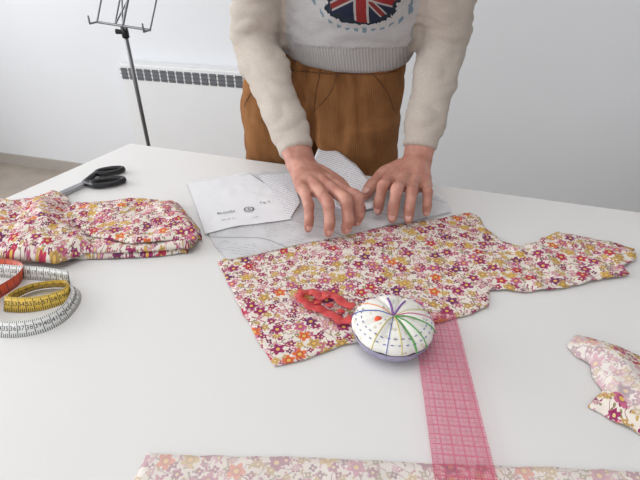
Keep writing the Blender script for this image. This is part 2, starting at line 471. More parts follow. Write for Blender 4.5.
# ---------------- ruler
def ruler_mat():
    m,nt,b=newmat('pink_acrylic')
    uv=N(nt,'ShaderNodeUVMap').outputs[0]
    sx=N(nt,'ShaderNodeSeparateXYZ'); nt.links.new(uv,sx.inputs[0])
    def lines(o,per,w):
        return M(nt,'LESS_THAN',M(nt,'FRACT',M(nt,'ADD',M(nt,'DIVIDE',o,per),w/per/2)),w/per)
    g1=M(nt,'MAXIMUM',lines(sx.outputs[0],.01,.0009),lines(sx.outputs[1],.01,.0009))
    g2=M(nt,'MAXIMUM',lines(sx.outputs[0],.005,.0005),lines(sx.outputs[1],.005,.0005))
    edge=M(nt,'MAXIMUM',M(nt,'LESS_THAN',sx.outputs[0],.006),M(nt,'GREATER_THAN',sx.outputs[0],.046))
    tick=M(nt,'MULTIPLY',edge,lines(sx.outputs[1],.0025,.0009))
    g=M(nt,'MAXIMUM',g1,M(nt,'MULTIPLY',M(nt,'MAXIMUM',g2,tick),.6))
    tr=N(nt,'ShaderNodeBsdfTransparent'); tr.inputs[0].default_value=(.99,.865,.895,1)
    b.inputs['Base Color'].default_value=lin((214,92,128)); b.inputs['Roughness'].default_value=.2
    mx=N(nt,'ShaderNodeMixShader')
    nt.links.new(M(nt,'MULTIPLY_ADD',g,.52,.02),mx.inputs[0])
    nt.links.new(tr.outputs[0],mx.inputs[1]); nt.links.new(b.outputs[0],mx.inputs[2])
    nt.links.new(mx.outputs[0],nt.nodes['Material Output'].inputs[0])
    return m
ra_=pz(433,318); rb_=pz(464,480); rd=(rb_-ra_).normalized(); rw=Vector((-rd.y,rd.x,0))
if rw.x<0: rw=-rw
rz=.0068; W2=.0265; LEN=.31
bm=bmesh.new(); uvl=bm.loops.layers.uv.new('UVMap')
def rq(s,l,z): return bm.verts.new(ra_+rw*s+rd*l+Z3*z)
t=[rq(-W2,0,rz+.002),rq(W2,0,rz+.002),rq(W2,LEN,rz-.001),rq(-W2,LEN,rz-.001)]
f=bm.faces.new(t)
for l,uvv in zip(f.loops,((0,0),(2*W2,0),(2*W2,LEN),(0,LEN))): l[uvl].uv=uvv
ro=obj_from_bm('quilting_ruler',bm,ruler_mat(),False)
so=ro.modifiers.new('t','SOLIDIFY'); so.thickness=.0012; so.offset=0

# ---------------- pincushion
pc=empty('pincushion')
pcc=pz(391,340); pcc.z=TT+.0065
def pcushion():
    seg=64
    m,nt,b=newmat('pincushion_cotton')
    tc=N(nt,'ShaderNodeTexCoord')
    vo=N(nt,'ShaderNodeTexVoronoi'); nt.links.new(tc.outputs['Object'],vo.inputs['Vector']); vo.inputs['Scale'].default_value=95
    c=MIX(nt,M(nt,'LESS_THAN',vo.outputs['Distance'],.22),lin((238,235,228)),lin((214,206,188)))
    nt.links.new(c,b.inputs['Base Color']); b.inputs['Roughness'].default_value=.8
    bm=bmesh.new()
    Rr=.0475; ZE=.018; HD=.018
    prof=[]
    for i in range(0,17):
        a=math.pi/2*i/16
        prof.append((Rr*math.cos(a)**.8 if i<16 else 0.0,ZE+HD*math.sin(a)))
    prof=[(Rr*.88,ZE-.0055),(Rr*.96,ZE-.004)]+prof
    rings=[]
    for (r,z) in prof[:-1]:
        ring=[]
        for k in range(seg):
            th=2*math.pi*k/seg
            lob=abs(math.cos(4*th))
            rr=r*(1-.035*(1-lob)**2)
            zz=z-.0040*((1-lob)**3)*math.sin(math.pi*min(1,r/Rr))-0.005*math.exp(-(r/.010)**2)
            ring.append(bm.verts.new(pcc+Vector((rr*math.cos(th),rr*math.sin(th),zz))))
        rings.append(ring)
    for a,b2 in zip(rings,rings[1:]):
        for k in range(seg): bm.faces.new((a[k],a[(k+1)%seg],b2[(k+1)%seg],b2[k]))
    tv=bm.verts.new(pcc+Vector((0,0,ZE+HD-.005)))
    for k in range(seg): bm.faces.new((rings[-1][k],rings[-1][(k+1)%seg],tv))
    bm.faces.new(rings[0][::-1])
    bmesh.ops.recalc_face_normals(bm,faces=bm.faces)
    obj_from_bm('cushion',bm,m,True,pc)
    bm=bmesh.new(); rings=[]
    for r,z in ((.036,0),(.041,.0008),(.0430,.004),(.0440,.009),(.0450,.0130),(.0464,.0140),(.0466,.0128),(.044,.0120)):
        rings.append([bm.verts.new(pcc+Vector((r*math.cos(2*math.pi*k/seg),r*math.sin(2*math.pi*k/seg),z))) for k in range(seg)])
    for a,b2 in zip(rings,rings[1:]):
        for k in range(seg): bm.faces.new((a[k],a[(k+1)%seg],b2[(k+1)%seg],b2[k]))
    bm.faces.new(rings[0][::-1])
    bmesh.ops.recalc_face_normals(bm,faces=bm.faces)
    obj_from_bm('dish',bm,simple('lilac_plastic',(162,156,182),.3,.25,110),True,pc)
    def surf(r,th):
        a=math.acos(min(1,(r/Rr))**(1/.8)); lob=abs(math.cos(4*th))
        z=ZE+HD*math.sin(a)-.0040*((1-lob)**3)*math.sin(math.pi*min(1,r/Rr))-0.005*math.exp(-(r/.010)**2)
        return pcc+Vector((r*math.cos(th),r*math.sin(th),z+.0005))
    cols={'green':(84,158,72),'yellow':(206,190,100),'purple':(128,86,156),'blue':(90,110,180),'orange':(225,140,80),'pink':(206,110,150)}
    for i,(c,th,w) in enumerate([('green',-1.15,.0010),('green',-.85,.0008),('yellow',-1.5,.0006),('purple',1.7,.0014),('purple',.95,.0012),('yellow',.35,.0006),('orange',2.5,.0006),('green',-.3,.0007),('yellow',-2.2,.0006),('blue',2.9,.0006),('pink',.0,.0006),('blue',-1.85,.0005)]):
        bm=bmesh.new()
        kk=6 if c=='purple' else 10
        tube(bm,[surf(.047*k/9+.0015,th) for k in range(kk)],[w]*kk,seg=6,n=1)
        obj_from_bm('ribbon_%d'%(i+1),bm,simple('thread_'+c+str(i),cols[c],.6),True,pc)
    bm=bmesh.new()
    for k in range(64):
        if k%2: continue
        th=2*math.pi*k/64; tube(bm,[surf(.043,th),surf(.043,th+.06)],[.0005]*2,seg=5,n=1)
    for k in range(60):
        if k%2 or k<26: continue
        th=2*math.pi*k/60; tube(bm,[surf(.037,th),surf(.037,th+.07)],[.0005]*2,seg=5,n=1)
    obj_from_bm('stitches',bm,simple('thread_navy',(100,110,175),.6),True,pc)
    bm=bmesh.new()
    p=surf(.020,-2.75); ellipsoid(bm,p+Z3*.0015,X3,Y3,Z3,.0045,.0045,.003,2)
    obj_from_bm('pin_head',bm,simple('red_pinhead',(232,80,40),.25),True,pc)
    bm=bmesh.new()
    for k,(u,th) in enumerate(((.004,.5),(.006,2.0),(.008,3.6),(.005,5.0),(.012,1.2),(.014,4.2))):
        p=surf(u,th); tube(bm,[p-Z3*.004,p+Vector((.010*math.cos(th+.6),.010*math.sin(th+.6),.004))],[.0005,.0005],seg=5,n=1)
    obj_from_bm('pins',bm,M_steel,True,pc)
    # coral scalloped wrist strap lying on the cloth
    m,nt,b=newmat('coral_strap'); b.inputs['Roughness'].default_value=.35; b.inputs['Alpha'].default_value=.66
    tc=N(nt,'ShaderNodeTexCoord'); vo=N(nt,'ShaderNodeTexVoronoi'); nt.links.new(tc.outputs['Object'],vo.inputs['Vector']); vo.inputs['Scale'].default_value=150
    nt.links.new(MIX(nt,vo.outputs['Distance'],lin((236,88,76)),lin((206,54,70))),b.inputs['Base Color'])
    bm=bmesh.new()
    for loop,zs in (([(354,320),(340,320),(326,312),(312,307),(302,300),(299,294)],TT+.008),([(299,294),(310,292),(322,297),(330,294),(342,302),(354,308)],TT+.009)):
        P=resample([pz(u,v,zs) for u,v in loop],8)
        rows=[]
        for i,p in enumerate(P):
            t=(P[min(i+1,len(P)-1)]-P[max(i-1,0)]).normalized(); s=Z3.cross(t).normalized()
            w=.0046+.0024*abs(math.sin(i*.55))
            z=.0014*math.sin(i*.7)
            rows.append([bm.verts.new(p+s*w*k+Z3*(z+.0012*(1-k*k))) for k in (-1,-.5,0,.5,1)])
        for a,b2 in zip(rows,rows[1:]):
            for k in range(4): bm.faces.new((a[k],a[k+1],b2[k+1],b2[k]))
    for (u,v) in ((318,302),(330,305),(341,311)):
        ellipsoid(bm,pz(u,v,TT+.0085),X3,Y3,Z3,.0055,.004,.0016,2)
    o=obj_from_bm('wrist_strap',bm,m,True,pc)
    so=o.modifiers.new('t','SOLIDIFY'); so.thickness=.0010
pcushion()

# ---------------- tape measure
tape=empty('tape_measure')
def tape_mat(name,bg):
    m,nt,b=newmat(name)
    uv=N(nt,'ShaderNodeUVMap').outputs[0]; sx=N(nt,'ShaderNodeSeparateXYZ'); nt.links.new(uv,sx.inputs[0])
    U_,V_=sx.outputs[0],sx.outputs[1]
    def ln(per,w): return M(nt,'LESS_THAN',M(nt,'FRACT',M(nt,'DIVIDE',U_,per)),w/per)
    e1=M(nt,'MAXIMUM',M(nt,'LESS_THAN',V_,.24),M(nt,'GREATER_THAN',V_,.88))
    a=M(nt,'MULTIPLY',ln(.0025,.0008),e1); c=M(nt,'MULTIPLY',ln(.01,.0009),M(nt,'LESS_THAN',V_,.95))
    col=MIX(nt,M(nt,'MAXIMUM',a,c),lin(bg),lin((40,40,45)))
    nt.links.new(col,b.inputs['Base Color']); b.inputs['Roughness'].default_value=.4
    return m
TW=.0195
def strip(name,px,bg,lean,start,zoff=0.0,nums=True,textcol=M_ink):
    P=resample([pz(e[0],e[1],TT+.0005) for e in px],10)
    S=[0]
    for a,b2 in zip(P,P[1:]): S.append(S[-1]+(b2-a).length)
    bm=bmesh.new(); uvl=bm.loops.layers.uv.new('UVMap'); rows=[]; fr=[]
    for i,p in enumerate(P):
        t=(P[min(i+1,len(P)-1)]-P[max(i-1,0)]).normalized(); out=t.cross(Z3).normalized()
        ln_=lean*(.8+.35*math.sin(S[i]*38+start))
        wv=(Z3*math.cos(ln_)+out*math.sin(ln_)).normalized()
        rise=Z3*zoff
        rows.append((bm.verts.new(p+rise),bm.verts.new(p+rise+wv*TW))); fr.append((p+rise,t,wv))
    for i in range(len(rows)-1):
        a,b2=rows[i],rows[i+1]
        f=bm.faces.new((a[0],b2[0],b2[1],a[1]))
        for l,uvv in zip(f.loops,((S[i],0),(S[i+1],0),(S[i+1],1),(S[i],1))): l[uvl].uv=uvv
    o=obj_from_bm(name,bm,tape_mat(name+'_vinyl',bg),True,tape)
    so=o.modifiers.new('t','SOLIDIFY'); so.thickness=.0005; so.offset=0
    if nums:
        bmn=bmesh.new(); n=start; s=.005
        while s<S[-1]-.003:
            i=max(k for k in range(len(S)) if S[k]<=s); i=min(i,len(fr)-2)
            f_=(s-S[i])/max(1e-6,S[i+1]-S[i]); p=fr[i][0].lerp(fr[i+1][0],f_); t=fr[i][1]; wv=fr[i][2]
            nn=t.cross(wv).normalized()
            for sd in (1,-1):
                me=text_mesh(str(n),.0080,p+wv*TW*.55+nn*sd*.0006,t*sd,wv); bmn.from_mesh(me); bpy.data.meshes.remove(me)
            n+=1; s+=.01
        me=bpy.data.meshes.new(name+'_numbers'); bmn.to_mesh(me); bmn.free()
        add_mesh(name+'_numbers',me,textcol,tape)
strip('band_outer',[(-40,296),(-30,322),(-5,336),(22,337),(48,331),(68,319),(80,303),(80,292),(70,284)],(230,230,227),-.5,22)
strip('band_middle',[(70,284),(48,281),(20,279),(-4,277),(-30,282)],(230,230,227),.35,12)
strip('band_yellow',[(4,312),(22,313),(42,311),(60,306),(72,300),(75,291),(62,288),(38,290),(18,298),(8,306)],(230,192,78),-.45,52,zoff=.001)
strip('band_end',[(-14,312),(-2,300),(10,292),(20,284),(22,276),(8,272),(-8,272)],(216,84,50),.3,4,nums=False)

# ---------------- scissors
sc=empty('scissors')
def scissors():
    z=TT+.006
    piv=pz(84,183,z)
    tip=pz(48,199,z); d=(tip-piv).normalized(); s=Z3.cross(d)
    L=.105
    for i,(off,sg) in enumerate(((.03,1),(-.03,-1))):
        bm=bmesh.new()
        dd=(d+s*off*1.2).normalized(); ss=Z3.cross(dd)
        prof=[(-.012,.006),(0,.0085),(.03,.0085),(.07,.006),(L,.0006)]
        zz=.0012*sg
        up=[];dn=[]
        for l,w in prof:
            a=piv+dd*l+ss*(w if sg>0 else w*.25)+Z3*zz; b=piv+dd*l-ss*(w*.25 if sg>0 else w)+Z3*zz
            up.append((bm.verts.new(a+Z3*.001),bm.verts.new(b+Z3*.001))); dn.append((bm.verts.new(a-Z3*.001),bm.verts.new(b-Z3*.001)))
        for k in range(len(prof)-1):
            bm.faces.new((up[k][0],up[k][1],up[k+1][1],up[k+1][0])); bm.faces.new((dn[k][0],dn[k+1][0],dn[k+1][1],dn[k][1]))
            bm.faces.new((up[k][0],up[k+1][0],dn[k+1][0],dn[k][0])); bm.faces.new((up[k][1],dn[k][1],dn[k+1][1],up[k+1][1]))
        bm.faces.new((up[0][0],dn[0][0],dn[0][1],up[0][1])); bm.faces.new((up[-1][0],up[-1][1],dn[-1][1],dn[-1][0]))
        bmesh.ops.recalc_face_normals(bm,faces=bm.faces)
        obj_from_bm('blade_%d'%(i+1),bm,M_steel,False,sc)
    for i,(c,a,b) in enumerate((((110,171),.026,.0115),((108,182),.030,.014))):
        bm=bmesh.new(); cz=pz(c[0],c[1],z+.001)
        ax=(pz(124,c[1]-2,z)-pz(96,c[1]+2,z)).normalized(); ay=Z3.cross(ax)
        K=28; seg=8; rings=[]
        for k in range(K):
            th=2*math.pi*k/K; rad=ax*math.cos(th)*a+ay*math.sin(th)*b; n=(ax*math.cos(th)*b+ay*math.sin(th)*a).normalized()
            rings.append([bm.verts.new(cz+rad+n*.0046*math.cos(2*math.pi*j/seg)+Z3*.0060*math.sin(2*math.pi*j/seg)) for j in range(seg)])
        for k in range(K):
            for j in range(seg): bm.faces.new((rings[k][j],rings[(k+1)%K][j],rings[(k+1)%K][(j+1)%seg],rings[k][(j+1)%seg]))
        tube(bm,[cz-ax*a,(cz-ax*a+piv)/2+ay*(.002 if i else -.002),piv-d*.002],[.0052,.0062,.006],seg=10)
        bmesh.ops.recalc_face_normals(bm,faces=bm.faces)
        obj_from_bm('handle_%d'%(i+1),bm,M_black,True,sc)
    bm=bmesh.new(); tube(bm,[piv-Z3*.004,piv+Z3*.004],[.004,.004],seg=14,n=1,cap=.3); obj_from_bm('pivot_screw',bm,M_steel,True,sc)
scissors()

# ---------------- music stand
ms=empty('music_stand')
def mstand():
    top=py(121,34,1.55); bx=py(137,90,1.55); X0=bx.x; Y0=1.55
    bm=bmesh.new()
    tube(bm,[Vector((X0,Y0,.12)),Vector((X0,Y0,.54))],[.0095,.0095],n=1,cap=.2)
    tube(bm,[Vector((X0,Y0,.52)),Vector((X0,Y0,top.z))],[.0065,.0065],n=1,cap=.2)
    obj_from_bm('pole',bm,M_chrome,True,ms)
    bm=bmesh.new()
    for k in range(3):
        th=2*math.pi*k/3+.4; e=Vector((X0+.27*math.cos(th),Y0+.27*math.sin(th),.008)); h=Vector((X0+.012*math.cos(th),Y0+.012*math.sin(th),.36))
        tube(bm,[h,e],[.005,.005],n=1); m=h.lerp(e,.5); tube(bm,[Vector((X0,Y0,.13)),m],[.004,.004],n=1)
    obj_from_bm('tripod',bm,M_chrome,True,ms)
    bm=bmesh.new(); c=Vector((X0,Y0,top.z-.01)); tube(bm,[c,c+Z3*.03],[.011,.011],n=1,cap=.3); tube(bm,[c+Z3*.015,c+Vector((-.025,-.005,.018))],[.006,.008],n=1,cap=.4)
    tube(bm,[Vector((X0,Y0,.50)),Vector((X0,Y0,.54))],[.013,.013],n=1,cap=.3); tube(bm,[Vector((X0,Y0,.52)),Vector((X0+.03,Y0,.52))],[.005,.008],n=1,cap=.4)
    obj_from_bm('knobs',bm,M_black,True,ms)
    bm=bmesh.new()
    a=py(97,22,1.56); b=py(150,30,1.46)
    upv=Vector((.10,.10,.30))
    A=a+upv; B=b+upv
    mid=(a+b)/2
    def rod(p,q,r=.0028): tube(bm,[p,q],[r,r],n=1,seg=8)
    rod(a,b,.0036); rod(a,A); rod(b,B); rod(A,B,.004); rod(a.lerp(b,.35),A.lerp(B,.35)); rod(a.lerp(b,.35),B); rod(mid,A); rod(b.lerp(B,.5),a.lerp(A,.5))
    rod(a,a+Vector((-.005,-.04,.0))); rod(b,b+Vector((-.005,-.04,.0))); rod(a+Vector((-.005,-.04,.0)),a+Vector((-.005,-.04,.02))); rod(b+Vector((-.005,-.04,.0)),b+Vector((-.005,-.04,.02)))
    rod(Vector((X0,Y0,top.z+.01)),mid,.006)
    rod(mid,(A+B)/2,.004)
    obj_from_bm('desk_frame',bm,M_chrome,True,ms)
mstand()

# ---------------- woman
wo=empty('woman')
Lb=Vector((math.cos(-.30),math.sin(-.30),0)); Fb=Vector((math.sin(-.30),-math.cos(-.30),0))
def skin_mat():
    m,nt,b=newmat('skin')
    tc=N(nt,'ShaderNodeTexCoord'); no=N(nt,'ShaderNodeTexNoise'); nt.links.new(tc.outputs['Object'],no.inputs[0]); no.inputs['Scale'].default_value=45; no.inputs['Detail'].default_value=4
    r=N(nt,'ShaderNodeValToRGB'); r.color_ramp.elements[0].position=.35; r.color_ramp.elements[1].position=.68
    r.color_ramp.elements[0].color=lin((176,118,102)); r.color_ramp.elements[1].color=lin((204,150,132))
    nt.links.new(no.outputs['Fac'],r.inputs[0]); nt.links.new(r.outputs[0],b.inputs['Base Color'])
    b.inputs['Roughness'].default_value=.5; b.inputs['Subsurface Weight'].default_value=.1; b.inputs['Subsurface Radius'].default_value=(.01,.004,.002); b.inputs['Subsurface Scale'].default_value=.4
    n2=N(nt,'ShaderNodeTexNoise'); nt.links.new(tc.outputs['Object'],n2.inputs[0]); n2.inputs['Scale'].default_value=220; n2.inputs['Detail'].default_value=4
    bu=N(nt,'ShaderNodeBump'); bu.inputs['Strength'].default_value=.3; bu.inputs['Distance'].default_value=.0012; nt.links.new(n2.outputs['Fac'],bu.inputs['Height']); nt.links.new(bu.outputs[0],b.inputs['Normal'])
    return m
M_skin=skin_mat(); M_nail=simple('fingernail',(218,166,154),.3,.02,50)
def chain(Mp,T,ls,up):
    d=(T-Mp).length; tot=sum(ls)
    if d>tot*.995:
        k=d/(tot*.995); ls=[l*k for l in ls]; tot*=k
    def f(p):
        P1=Vector((ls[0],0)); P2=P1+ls[1]*Vector((math.cos(p),-math.sin(p))); P3=P2+ls[2]*Vector((math.cos(1.6*p),-math.sin(1.6*p)))
        return P1,P2,P3
    lo,hi=0,1.9
    for _ in range(40):
        m=(lo+hi)/2
        if f(m)[2].length>d: lo=m
        else: hi=m
    P=f(lo); ph=math.atan2(P[2].y,P[2].x); c,s=math.cos(-ph),math.sin(-ph)
    e1=(T-Mp).normalized(); e2=(up-e1*up.dot(e1)).normalized()
    return [Mp+e1*(c*q.x-s*q.y)+e2*(s*q.x+c*q.y) for q in P],e2
def hand(name,W,elb,tips,thumb,kz,sgn,s,roll=0,par=None):
    mt=tips[1]; Fh=Vector((mt.x-W.x,mt.y-W.y,0)).normalized()
    L=.090*s; dz=kz-W.z
    K=W+Fh*math.sqrt(L*L-dz*dz)+Z3*dz; F=(K-W).normalized()
    Lt=Vector((-Fh.y,Fh.x,0)); 
    if Lt.x*sgn<0: Lt=-Lt
    Lt=(Lt+Z3*roll).normalized()
    U=F.cross(Lt).normalized()
    if U.z<0: U=-U
    def q(o,l,f,u): return o+Lt*l*s+F*f*s+U*u*s
    Ks=[q(K,.026,-.004,-.001),q(K,.0060,0,.0030),q(K,-.0140,-.004,.0015),q(K,-.0325,-.014,-.004)]
    lens=[(.043,.026,.021),(.047,.030,.022),(.043,.028,.021),(.034,.021,.019)]
    fr=[1.0,1.02,.97,.86]
    bm=bmesh.new(); nails=[]
    for i in range(4):
        base=q(W,(.014,.005,-.005,-.014)[i],.006,-.001)
        tube(bm,[base,base.lerp(Ks[i],.5)-U*.001,Ks[i]],[.011*s,.0108*s*fr[i],.0118*s*fr[i]],[.011*s,.0095*s*fr[i],.0118*s*fr[i]],lat=Lt,n=4,seg=14)
        pts,e2=chain(Ks[i],tips[i],[l*s for l in lens[i]],U)
        r=fr[i]*s
        P=[Ks[i]-F*.012*s-U*.002,Ks[i],Ks[i].lerp(pts[0],.5),pts[0],pts[0].lerp(pts[1],.5),pts[1],pts[1].lerp(pts[2],.6),pts[2]-(pts[2]-pts[1]).normalized()*.004]
        rr=[.0105*r,.0112*r,.0093*r,.0102*r,.0086*r,.0090*r,.0082*r,.0068*r]
        tube(bm,P,rr,lat=Lt,n=3,seg=14)
        ds=(pts[2]-pts[1]).normalized(); dor=(e2-ds*e2.dot(ds)).normalized(); sd=ds.cross(dor)
        nails.append((pts[1].lerp(pts[2],.60)+dor*.0070*r,ds,sd,dor,r))
    tube(bm,[q(W,0,-.01,0),q(W,0,.02,-.004),q(W,-.001,.05,-.006),q(K,-.004,-.012,-.006)],[.026*s,.029*s,.036*s,.037*s],[.018*s,.018*s,.016*s,.011*s],lat=Lt,n=4,seg=20)
    cmc=q(W,.020,.018,-.007)
    upT=(U*.7+Lt*.9).normalized()
    tp,e2=chain(cmc,thumb,[.044*s,.034*s,.027*s],upT)
    tube(bm,[cmc-F*.006,cmc,cmc.lerp(tp[0],.5),tp[0],tp[0].lerp(tp[1],.5),tp[1],tp[1].lerp(tp[2],.6),tp[2]-(tp[2]-tp[1]).normalized()*.005],[.014*s,.0165*s,.0155*s,.0130*s,.0108*s,.0112*s,.0102*s,.0080*s],n=3,seg=14)
    tube(bm,[q(W,.008,.02,-.006),q(W,.02,.045,-.010).lerp(tp[0],.35),Ks[0].lerp(tp[0],.35)-U*.006],[.014*s,.013*s,.009*s],n=3)
    ds=(tp[2]-tp[1]).normalized(); dor=(U-ds*U.dot(ds)).normalized(); sd=ds.cross(dor)
    nails.append((tp[1].lerp(tp[2],.60)+dor*.0088*s,ds,sd,dor,1.2*s))
    fd=(W-elb).normalized()
    tube(bm,[elb.lerp(W,.45),elb.lerp(W,.75),W-fd*.02,W,q(W,0,.015,-.002)],[.034*s,.030*s,.0265*s,.026*s,.027*s],[.028*s,.024*s,.020*s,.019*s,.018*s],lat=Lt,n=4,seg=20)
    o=remesh(name,bm,.0015,3,par,.5); o.data.materials.append(M_skin)
    bm=bmesh.new()
    for (c,a,b,d,r) in nails: ellipsoid(bm,c,a,b,d,.0062*r,.0050*r,.0016*r,3)
    obj_from_bm(name+'_nails',bm,M_nail,True,par)
tz_=TT+.0145
elA=py(256,42,.965); elB=py(443,42,.935)
WA=pz(302,165,TT+.070); WB=pz(417,160,TT+.058)
hand('right_hand',WA,elA,[pz(355,224,tz_),pz(345,232,tz_),pz(328,235,tz_),pz(308,231,tz_)],pz(363,211,tz_),TT+.060,1,1.06,roll=-.12,par=wo)
hand('left_hand',WB,elB,[pz(378,213,tz_),pz(392,221,tz_),pz(408,222,tz_),pz(426,215,tz_-.002)],pz(364,198,tz_+.002),TT+.044,-1,1.06,par=wo)

# sweater
bm=bmesh.new()
TC=[((.050,1.030,.968),.146,.112),((.052,1.020,1.01),.156,.120),((.056,1.000,1.06),.160,.120),((.060,.965,1.14),.166,.120),((.060,.925,1.22),.172,.116),((.058,.885,1.29),.160,.10),((.055,.855,1.335),.105,.075),((.053,.84,1.36),.066,.06)]
tube(bm,[c for c,_,_ in TC],[a for _,a,_ in TC],[b for _,_,b in TC],lat=Lb,n=4,seg=40,cap=.2)
shA=Vector((.058,.885,1.285))-Lb*.150; shB=Vector((.058,.885,1.285))+Lb*.150
arms=[]
for sh,el,W,cb in ((shA,elA,WA,.030),(shB,elB,WB,.024)):
    fd=(W-el).normalized(); end=W-fd*cb
    pts=[sh,sh.lerp(el,.35),sh.lerp(el,.75),el,el.lerp(end,.3),el.lerp(end,.65),el.lerp(end,.84),el.lerp(end,.91),end]
    arms.append(pts)
    tube(bm,pts,[.062,.056,.051,.049,.045,.040,.0370,.0320,.0335],[.062,.056,.051,.049,.043,.037,.034,.0280,.0285],lat=Lb,n=4,seg=24,cap=.12)
sw=remesh('sweater',bm,.0045,4,wo)
def sweater_mat():
    m,nt,b=newmat('sweater_melange')
    tc=N(nt,'ShaderNodeTexCoord'); P=tc.outputs['Object']
    no=N(nt,'ShaderNodeTexNoise'); nt.links.new(P,no.inputs[0]); no.inputs['Scale'].default_value=280
    base=MIX(nt,no.outputs['Fac'],lin((174,172,173)),lin((200,197,195)))
    C=py(361,4,.86)
    sub=N(nt,'ShaderNodeVectorMath',operation='SUBTRACT'); nt.links.new(P,sub.inputs[0]); sub.inputs[1].default_value=C
    dt=N(nt,'ShaderNodeVectorMath',operation='DOT_PRODUCT'); nt.links.new(sub.outputs[0],dt.inputs[0]); dt.inputs[1].default_value=Lb
    sx=N(nt,'ShaderNodeSeparateXYZ'); nt.links.new(sub.outputs[0],sx.inputs[0])
    nd2=N(nt,'ShaderNodeTexNoise'); nt.links.new(P,nd2.inputs[0]); nd2.inputs['Scale'].default_value=70; nd2.inputs['Detail'].default_value=3
    wob=M(nt,'MULTIPLY_ADD',nd2.outputs['Fac'],.9,-.45)
    s=dt.outputs['Value']; z=M(nt,'SUBTRACT',sx.outputs[2],.018)
    s=M(nt,'DIVIDE',s,.066); z=M(nt,'DIVIDE',z,.052)
    r=M(nt,'ADD',M(nt,'ADD',M(nt,'POWER',M(nt,'ABSOLUTE',s),2.0),M(nt,'POWER',M(nt,'ABSOLUTE',z),2.6)),wob)
    ge=N(nt,'ShaderNodeNewGeometry'); nd=N(nt,'ShaderNodeVectorMath',operation='DOT_PRODUCT'); nt.links.new(ge.outputs['Normal'],nd.inputs[0]); nd.inputs[1].default_value=Fb
    fr=M(nt,'GREATER_THAN',nd.outputs['Value'],.2)
    inn=M(nt,'MULTIPLY',M(nt,'LESS_THAN',r,.72),fr); out=M(nt,'MULTIPLY',M(nt,'LESS_THAN',r,.95),fr)
    zt=M(nt,'MULTIPLY_ADD',s,.35,z)
    az=M(nt,'ABSOLUTE',zt); as_=M(nt,'ABSOLUTE',s)
    dg=M(nt,'ABSOLUTE',M(nt,'SUBTRACT',as_,M(nt,'MULTIPLY',az,1.1)))
    c=MIX(nt,M(nt,'LESS_THAN',dg,.17),lin((44,48,66)),lin((168,160,158)))
    c=MIX(nt,M(nt,'LESS_THAN',dg,.10),c,lin((124,52,50)))
    c=MIX(nt,M(nt,'LESS_THAN',M(nt,'MINIMUM',az,as_),.19),c,lin((168,160,158)))
    c=MIX(nt,M(nt,'LESS_THAN',M(nt,'MINIMUM',az,as_),.13),c,lin((138,48,48)))
    base=MIX(nt,out,base,lin((46,52,60)))
    base=MIX(nt,M(nt,'MULTIPLY',M(nt,'MULTIPLY',M(nt,'LESS_THAN',M(nt,'ABSOLUTE',M(nt,'SUBTRACT',r,1.55)),.14),fr),M(nt,'GREATER_THAN',M(nt,'SINE',M(nt,'MULTIPLY',s,28)),.0)),base,lin((120,140,150)))
    base=MIX(nt,inn,base,c)
    nt.links.new(base,b.inputs['Base Color']); b.inputs['Roughness'].default_value=.95; b.inputs['Specular IOR Level'].default_value=.1
    n2=N(nt,'ShaderNodeTexNoise'); nt.links.new(P,n2.inputs[0]); n2.inputs['Scale'].default_value=500
    bu=N(nt,'ShaderNodeBump'); bu.inputs['Strength'].default_value=.3; bu.inputs['Distance'].default_value=.001; nt.links.new(n2.outputs['Fac'],bu.inputs['Height']); nt.links.new(bu.outputs[0],b.inputs['Normal'])
    return m
def rib_mat():
    m,nt,b=newmat('sweater_rib')
    tc=N(nt,'ShaderNodeTexCoord'); P=tc.outputs['Object']
    dt=N(nt,'ShaderNodeVectorMath',operation='DOT_PRODUCT'); nt.links.new(P,dt.inputs[0]); dt.inputs[1].default_value=Lb
    sn=M(nt,'SINE',M(nt,'MULTIPLY',dt.outputs['Value'],1100))
    c=MIX(nt,M(nt,'MULTIPLY_ADD',sn,.5,.5),lin((168,165,164)),lin((188,184,181)))
    nt.links.new(c,b.inputs['Base Color']); b.inputs['Roughness'].default_value=.95
    bu=N(nt,'ShaderNodeBump'); bu.inputs['Strength'].default_value=.4; bu.inputs['Distance'].default_value=.001; nt.links.new(sn,bu.inputs['Height']); nt.links.new(bu.outputs[0],b.inputs['Normal'])
    return m
sw.data.materials.append(sweater_mat()); sw.data.materials.append(simple('sleeve_beige',(194,183,172),.95,.05,260,.25,420,spec=.1)); sw.data.materials.append(rib_mat())
def dist_path(p,pts):
    best=9
    for a,b in zip(pts,pts[1:]):
        ab=b-a; t=max(0,min(1,(p-a).dot(ab)/ab.length_squared)); best=min(best,(p-a-ab*t).length)
    return best
AS=arms
me=sw.data
vn=[v.normal.copy() for v in me.vertices]
for v in me.vertices:
    p=v.co; da=min(dist_path(p,AS[0]),dist_path(p,AS[1]))
    if da<.065:
        w=.0060*noise.noise(Vector((p.x*11,p.y*11,p.z*30)))+.0065*abs(noise.noise(Vector((p.x*20+p.z*16,p.y*20,p.z*48+2))))-.003
        if min((p-WA).length,(p-WB).length)<.06: w*=.35
    else:
        w=.0080*noise.noise(Vector((p.x*9,p.y*9,p.z*20+3)))+.005*abs(noise.noise(Vector((p.x*18,p.y*18,p.z*36+9))))
    if p.z<.990 and da>.065: w=w*.3-.003
    v.co=p+vn[v.index]*w
for pl in me.polygons:
    c=pl.center; da=[dist_path(c,AS[0]),dist_path(c,AS[1])]; k=0 if da[0]<da[1] else 1
    if da[k]<.059+.012*(c.z>1.2): pl.material_index=1
    elif c.z<.990: pl.material_index=2
